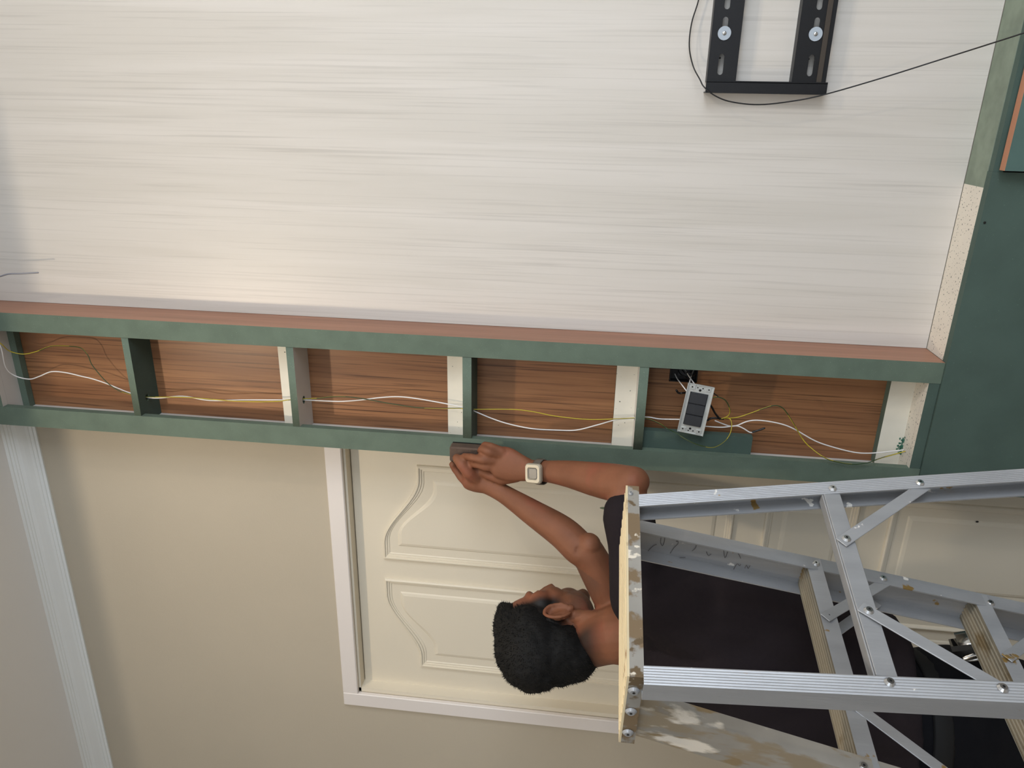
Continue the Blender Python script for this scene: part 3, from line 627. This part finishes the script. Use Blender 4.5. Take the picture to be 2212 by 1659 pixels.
# ears: a rim curled round a hollow, and a lobe
for s_ in (-1, 1):
    E0 = lambda a, b, c: HP(.000+a-.3*c*0, s_*(.070+c), -.022+b)
    rim = []
    for k in range(13):
        a = math.radians(-60+k*24.0); rim.append(tuple(E0(.004-.0165*math.cos(a+math.pi)*-1 if False else -.004+.0165*math.cos(a)*-1, .004+.027*math.sin(a)*1.0, .010+.006*max(0, math.cos(a)))))
    tube(bm, catmull(rim, 3), .0042, 8)
    tube(bm, [E0(-.012,.020,.012), E0(-.010,.005,.009), E0(-.005,-.010,.007)], [.003,.004,.004], 8)
    ellipsoid(bm, E0(-.006,.000,.003), (.016,.006,.024), MH); ellipsoid(bm, E0(.004,-.024,.006), (.008,.005,.009), MH); ellipsoid(bm, E0(.010,-.004,.006), (.005,.004,.007), MH)
# neck
NK = HP(-.030,0,-.075)
tube(bm, catmull([HP(-.020,0,-.03)+Vector((0,0,0)), NK, (NK*.5+NB*.5)+Vector((0,0,.004)), NB-Vector((0,0,.03)), UCH], 4), [.052]*5+[.055]*4+[.060]*4+[.068]*4, 20)
tube(bm, [HP(.0,-.052,-.045), NB*.75+HP(.02,0,-.06)*.25+LB*.02], [.014,.018], 12)
# torso and legs (under the clothes)
def torso(bm, P, R, seg=28, rnd=True):
    pp = [tuple(p)+tuple(r) for p, r in zip(P, R)]; q = catmull(pp, 4)
    tube(bm, [p[:3] for p in q], [(p[3], p[4]) for p in q], seg, ref=LB, rnd=rnd)
torso(bm, [PEL, WAI, ABD, CHE, UCH, NB-UP*.04], [(.145,.10),(.135,.095),(.14,.10),(.150,.105),(.135,.075),(.075,.050)])
FR = Vector((-1.22, 1.00, 0)); FL_ = Vector((-1.39, 1.13, 0))
HR = PEL+LB*.075-UP*.06; HL_ = PEL-LB*.075-UP*.06
KR = HR*.42+(FR+UP*.09)*.58+FB*.03; KR.z = .47; KL = HL_*.42+(FL_+UP*.09)*.58+FB*.03; KL.z = .47
for H_, K_, F_ in ((HR, KR, FR), (HL_, KL, FL_)): tube(bm, catmull([H_, (H_+K_)/2, K_, (K_+F_)/2+UP*.06, F_+UP*.09], 4), [.078]*5+[.066]*4+[.052]*4+[.050]*2+[.034]*2, 16)
# arms
def limb(bm, pts, seg=18):
    q = catmull([tuple(p)+(r1, r2) for p, r1, r2 in pts], 6); tube(bm, [p[:3] for p in q], [(p[3], p[4]) for p in q], seg)
XI = RR                                                       # the photo-right direction, horizontal on the wall
def limb_ref(bm, pts, ref, seg=18):
    q = catmull([tuple(p)+(r1, r2) for p, r1, r2 in pts], 6); tube(bm, [p[:3] for p in q], [(p[3], p[4]) for p in q], seg, ref=ref)
limb(bm, [(SHR-LB*.03, .034, .034), (SHR*.7+ELR*.3, .034, .034), (SHR*.35+ELR*.65, .036, .036), (ELR+Vector((-.01,0,-.002)), .037, .037), (ELR, .032, .032)])
limb_ref(bm, [(ELR+Vector((.008,-.004,-.012)), .030, .034), (at(1335,1043,1.262), .036, .036), (at(1290,1036,1.292), .034, .033), (at(1230,1024,1.328), .0275, .027), (at(1180,1018,1.355), .0225, .020), (WRR, .0225, .0165), (at(1125,1012,1.378), .025, .0155)], XI)
limb(bm, [(SHL, .040, .040), (SHL*.7+ELL*.3, .042, .042), (SHL*.35+ELL*.65, .039, .039), (ELL, .034, .034)])
limb_ref(bm, [(ELL+Vector((.012,0,.006)), .022, .024), (ELL+Vector((0,0,.01)), .034, .033), (at(1215,1150,1.325), .034, .033), (at(1150,1107,1.358), .0275, .026), (at(1090,1068,1.388), .0205, .0185), (WRL, .021, .0165), (at(1030,1040,1.405), .024, .0165)], XI)
limb(bm, [(ELL+Vector((.0,0,0)), .030, .030), (at(1272,1177,1.290), .025, .025)])
body_bm = bm
# hands: palms, then every finger as its own chain
def finger(pts, r0, r1):
    q = catmull([tuple(at(*p)) for p in pts], 5); n = len(q)
    rad = []
    for i in range(n):
        t = i/(n-1); r = r0+(r1-r0)*t; kn = max(math.exp(-((t-.34)/.07)**2), math.exp(-((t-.70)/.06)**2)); rad.append(r*(1+.10*kn))
    tube(body_bm, q, rad, 12)
# right hand
limb_ref(bm, [(WRR, .023, .016), (at(1120,1010,1.379), .030, .0150), (at(1098,1003,1.383), .035, .0150), (at(1078,996,1.385), .034, .0135)], XI)
finger([(1085,974,1.388),(1062,965,1.388),(1048,961,1.396),(1043,966,1.412)], .0088, .0066)
finger([(1080,984,1.384),(1057,976,1.376),(1042,970,1.384),(1037,975,1.406)], .0093, .0070)
finger([(1076,996,1.382),(1044,993,1.374),(1020,988,1.382),(1003,985,1.404)], .0096, .0072)
finger([(1078,1010,1.383),(1048,1008,1.377),(1028,1003,1.386),(1013,998,1.406)], .0095, .0070)
finger([(1116,1028,1.383),(1085,1034,1.386),(1058,1026,1.392),(1032,1014,1.404)], .0140, .0088)
# left hand
limb_ref(bm, [(WRL, .021, .017), (at(1030,1040,1.407), .024, .0165), (at(1014,1036,1.411), .023, .0165)], XI)
finger([(1034,1038,1.402),(1013,1022,1.392),(999,1005,1.394),(987,990,1.405)], .0140, .0105)
finger([(1010,1046,1.408),(996,1030,1.418),(984,1014,1.426),(977,1003,1.424)], .0098, .0076)
finger([(1012,1048,1.422),(1002,1032,1.440),(992,1016,1.447),(986,1005,1.440)], .0096, .0074)
finger([(1020,1046,1.430),(1012,1030,1.446),(1004,1014,1.450),(998,1005,1.440)], .0092, .0070)
finger([(1030,1044,1.432),(1024,1030,1.446),(1018,1014,1.448),(1012,1006,1.440)], .0084, .0064)
me = remeshed('body', bm, .0032, 4, .5)
# skin: warm brown with natural short hair at the temples, beard shadow and darker lips
at_ = me.color_attributes.new('stubble', 'FLOAT_COLOR', 'POINT')
def sstep(a, b, x): t = max(0, min(1, (x-a)/(b-a))); return t*t*(3-2*t)
MI = MH.transposed(); cols = [0]*(4*len(me.vertices))
for i, v in enumerate(me.vertices):
    s1 = s2 = 0
    if v.co.z > HC.z-.2 and (v.co-HC).length < .17:
        l = MI @ (v.co-HC); x, y, z = l; ay = abs(y)
        # temple and sideburn
        s1 = sstep(.050, .030, x)*sstep(-.050, -.015, z)*sstep(.040, .056, ay)
        if -.03 < x < .014 and ay > .074 and z < .02: s1 = 0
        s1 = max(s1, .9*sstep(-.030, -.060, x)*sstep(-.100, -.06, z))
        s1 = max(s1, sstep(.085, .078, x)*sstep(.062, .080, z))
        s2 = .45*sstep(-.040, -.062, z)*sstep(-.01, .02, x)*sstep(-.115, -.095, z)
        # brows
        if x > .06 and .020 < z < .034 and .010 < ay < .046: s1 = max(s1, .8)
    cols[4*i:4*i+4] = [s1, s2, 0, 1]
at_.data.foreach_set('color', cols)
sk = mat('brown_skin', srgb(128,82,58), .58, spec=.28, noise_amt=.16, noise_scale=22, bump=.15, bump_scale=160)
add_layer(sk, srgb(136,78,58), 12, .5, .7, seed=4)
N = sk.node_tree.nodes; L = sk.node_tree.links; b = N['Principled BSDF']
an = N.new('ShaderNodeAttribute'); an.attribute_name = 'stubble'; sp = N.new('ShaderNodeSeparateColor'); L.new(an.outputs['Color'], sp.inputs[0])
prev = b.inputs['Base Color'].links[0].from_socket
for k, colr in ((0, srgb(26,22,20)), (1, srgb(84,66,56))):
    mx = N.new('ShaderNodeMix'); mx.data_type = 'RGBA'; L.new(sp.outputs[k], mx.inputs[0]); L.new(prev, mx.inputs[6]); mx.inputs[7].default_value = colr; prev = mx.outputs[2]
L.new(prev, b.inputs['Base Color'])
link_mesh('body', me, sk, pr)
for s_ in (-1, 1):
    bm = bmesh.new(); ellipsoid(bm, HP(.0600, s_*.029, .008), (.011,.011,.011)); mesh_obj('eye', bm, M['eye'], pr, smooth=True)
bm = bmesh.new(); ellipsoid(bm, HP(-.003,-.0785,-.020), (.006,.0025,.009), MH); 
# hair
bm = bmesh.new()
hell(bm, (-.026,0,.038), (.092,.080,.078), 28); hell(bm, (-.050,0,-.010), (.060,.071,.068), 24); hell(bm, (.012,0,.078), (.060,.062,.034), 24); hell(bm, (-.070,0,-.035), (.040,.056,.052)); hell(bm, (.046,0,.086), (.028,.046,.018))
hell(bm, (-.002,0,.045), (.060,.080,.050), 24)
me = remeshed('hair', bm, .004, 5, .5)
for v in me.vertices:
    v.co += (v.co-HC).normalized()*(.0035*noise.noise(v.co*55)+.0012*noise.noise(v.co*260))
bm = bmesh.new(); bm.from_mesh(me); vs = [(v.co.copy(), v.normal.copy()) for v in bm.verts]; rr = random.Random(11)
for _ in range(5200):
    c, n = rr.choice(vs); l = MI @ (c-HC)
    if l.x > .07 and l.z < .06: continue
    dn = (-FH*.35-UP*.45) if l.z < .03 else (FH*.5 if l.x > 0 else -FH*.3)
    dd = (n*.8+dn+Vector((rr.uniform(-.3,.3), rr.uniform(-.3,.3), rr.uniform(-.3,.3)))).normalized(); ln = rr.uniform(.003,.008)
    s_ = dd.orthogonal().normalized()*.0007; t_ = dd.cross(s_); c = c-n*.001
    a = [bm.verts.new(c+s_), bm.verts.new(c-s_*.5+t_*.87), bm.verts.new(c-s_*.5-t_*.87), bm.verts.new(c+dd*ln)]
    for q in ((0,1,3), (1,2,3), (2,0,3)): bm.faces.new([a[i] for i in q])
bm.to_mesh(me); bm.free(); link_mesh('hair', me, M['hair'], pr)
# t-shirt
bm = bmesh.new()
HEM = at(1912, 1535, 1.19)
torso(bm, [HEM, at(1800,1524,1.19), CHE, UCH, NB-UP*.035, NB+UP*.008], [(.215,.170),(.205,.160),(.200,.145),(.185,.115),(.105,.078),(.062,.066)], rnd=False)
for sh, el, k in ((SHR, ELR, .70), (SHL, ELL, .46)):
    e = sh*(1-k)+el*k
    limb(bm, [(sh*.55+(UCH+UP*.03)*.45, .052, .052), (sh, .050, .050), (sh*.5+e*.5, .049, .049), (e, .047, .047)])
limb(bm, [(SHR-UP*.01, .060, .060), (at(1500,1318,1.165), .095, .095), (at(1620,1335,1.17), .105, .105), (at(1760,1400,1.18), .12, .12)])
me = remeshed('tshirt', bm, .005, 6, .5)
ax = (NB-HEM).normalized()
NS = [v.normal.copy() for v in me.vertices]
for v, vn in zip(me.vertices, NS):
    p = v.co; t = (p-HEM).dot(ax)
    f = math.sin(p.x*34+p.z*22+2.5*noise.noise(p*6))*.004+noise.noise(p*Vector((14,14,7)) if False else Vector((p.x*14,p.y*14,p.z*7)))*.008
    f = max(f, -.004); v.co += vn*f*sstep(.0, .06, t+.06)
link_mesh('tshirt', me, M['shirt'], pr)
bm = bmesh.new(); col = [NB+UP*.012+LB*.069*math.cos(a)+FB*(.069*math.sin(a))+UP*(-.012*math.sin(a)) for a in [2*math.pi*k/24 for k in range(25)]]
tube(bm, col, (.0055), 8); mesh_obj('collar', bm, M['shirt'], pr)
# trousers and belt
bm = bmesh.new()
WT = at(1925, 1572, 1.19)
torso(bm, [WT, at(2000,1570,1.19), PEL, PEL-UP*.10], [(.160,.128),(.168,.136),(.172,.138),(.155,.12)])
for H_, K_, F_ in ((HR, KR, FR), (HL_, KL, FL_)):
    tube(bm, catmull([H_, (H_+K_)/2, K_, (K_+F_)/2+UP*.06, F_+UP*.11], 4), [.100]*5+[.086]*4+[.074]*4+[.068]*4, 20)
me = remeshed('trousers', bm, .007, 4, .5)
NS = [v.normal.copy() for v in me.vertices]
for v, vn in zip(me.vertices, NS): v.co += vn*noise.noise(Vector((v.co.x*14, v.co.y*14, v.co.z*9)))*.006
link_mesh('trousers', me, M['trousers'], pr)
bm = bmesh.new(); BC = at(1958, 1571, 1.19)
ring = [BC+LB*.168*math.cos(a)+FB*.136*math.sin(a) for a in [2*math.pi*k/40 for k in range(41)]]
tube(bm, ring, (.018, .003), 8, ref=UP); mesh_obj('belt', bm, M['leather'], pr)
for F_ in (FR, FL_):
    bm = bmesh.new(); q = [F_+FB*a+UP*z for a, z in ((-.06,.045),(-.02,.05),(.04,.045),(.10,.034),(.16,.028))]
    tube(bm, q, [(.036,.043),(.038,.048),(.040,.044),(.044,.032),(.036,.024)], 16, ref=LB)
    obox(bm, F_-FB*.09-LB*.042, FB*.27, LB*.084, UP*.018); me = remeshed('shoe', bm, .005, 4, .5)
    for v in me.vertices: v.co.z = max(v.co.z, .001)
    link_mesh('shoe', me, M['shoe'], pr)
# wristwatch
WC = at(1168, 1019, 1.3585); AD = (at(1145,1016,1.372)-at(1190,1020,1.350)).normalized()
VN = (Vector((0,0,CZ))-WC).normalized(); VN = (VN-AD*VN.dot(AD)).normalized(); VN = (VN - AD.cross(VN)*.18).normalized(); SD = AD.cross(VN).normalized()
bm = bmesh.new()
ring = [WC+SD*.0255*math.cos(a)+VN*.0235*math.sin(a) for a in [2*math.pi*k/28 for k in range(29)]]
tube(bm, ring, (.0095, .0017), 8, ref=AD, rnd=False); wt = mesh_obj('wristwatch', bm, [M['watch_strap']], pr, label='grey strap with a chunky pale bezel')
def octa(bm, c, r1, r2, h, mi=0, cut=.32, bore=None):
    def loop(ra, rb, hh):
        P = []
        for sx, sy in ((1,1),(-1,1),(-1,-1),(1,-1)):
            a = (sx*ra, sy*rb*(1-cut)); b_ = (sx*ra*(1-cut), sy*rb)
            mid = (sx*ra*(1-cut*.32), sy*rb*(1-cut*.32)); P += ([a, mid, b_] if sx*sy > 0 else [b_, mid, a])
        return [bm.verts.new(c+AD*x+SD*y+VN*hh) for x, y in P]
    A = loop(r1, r2, 0); B = loop(r1, r2, h*.7); C_ = loop(r1*.9, r2*.9, h); n = len(A); L_ = [A, B, C_]
    if bore: L_ += [loop(r1*bore*1.1, r2*bore*1.1, h), loop(r1*bore, r2*bore, h*.7)]
    for q in range(len(L_)-1):
        for i in range(n): bm.faces.new((L_[q][i], L_[q][(i+1)%n], L_[q+1][(i+1)%n], L_[q+1][i]))
    bm.faces.new(A[::-1]); bm.faces.new(L_[-1])
bm = bmesh.new(); octa(bm, WC+VN*.0225, .0185, .0200, .0095, bore=.58); mesh_obj('bezel', bm, M['watch_bezel'], wt)
bm = bmesh.new(); octa(bm, WC+VN*.0290, .0100, .0110, .0014); mesh_obj('watch_face', bm, M['watch_face'], wt)
# tape measure clipped to the waist
tm0 = at(2096, 1396, 1.15)
tm = empty('tape_measure', tm0, 'chrome and black tape measure clipped at the front of the waist', 'tape measure')
tu = (UP*.9-LB*.43).normalized(); tv = (FB-tu*FB.dot(tu)).normalized(); tn = tu.cross(tv)
bm = bmesh.new(); obox(bm, tm0-tu*.030-tv*.028-tn*.016, tu*.060, tv*.056, tn*.032); bmesh.ops.bevel(bm, geom=bm.edges[:], offset=.012, segments=4, affect='EDGES'); mesh_obj('case', bm, M['screw'], tm, smooth=True)
bm = bmesh.new(); disc(bm, tm0+tn*.0155, tn, .020, .003, 28); mesh_obj('side_label', bm, mat('green_label', srgb(104,112,84), .4), tm, label='green-grey round label')
bm = bmesh.new(); obox(bm, tm0-tu*.031-tv*.016-tn*.0175, tu*.062, tv*.010, tn*.035); mesh_obj('grip_band', bm, M['black'], tm)
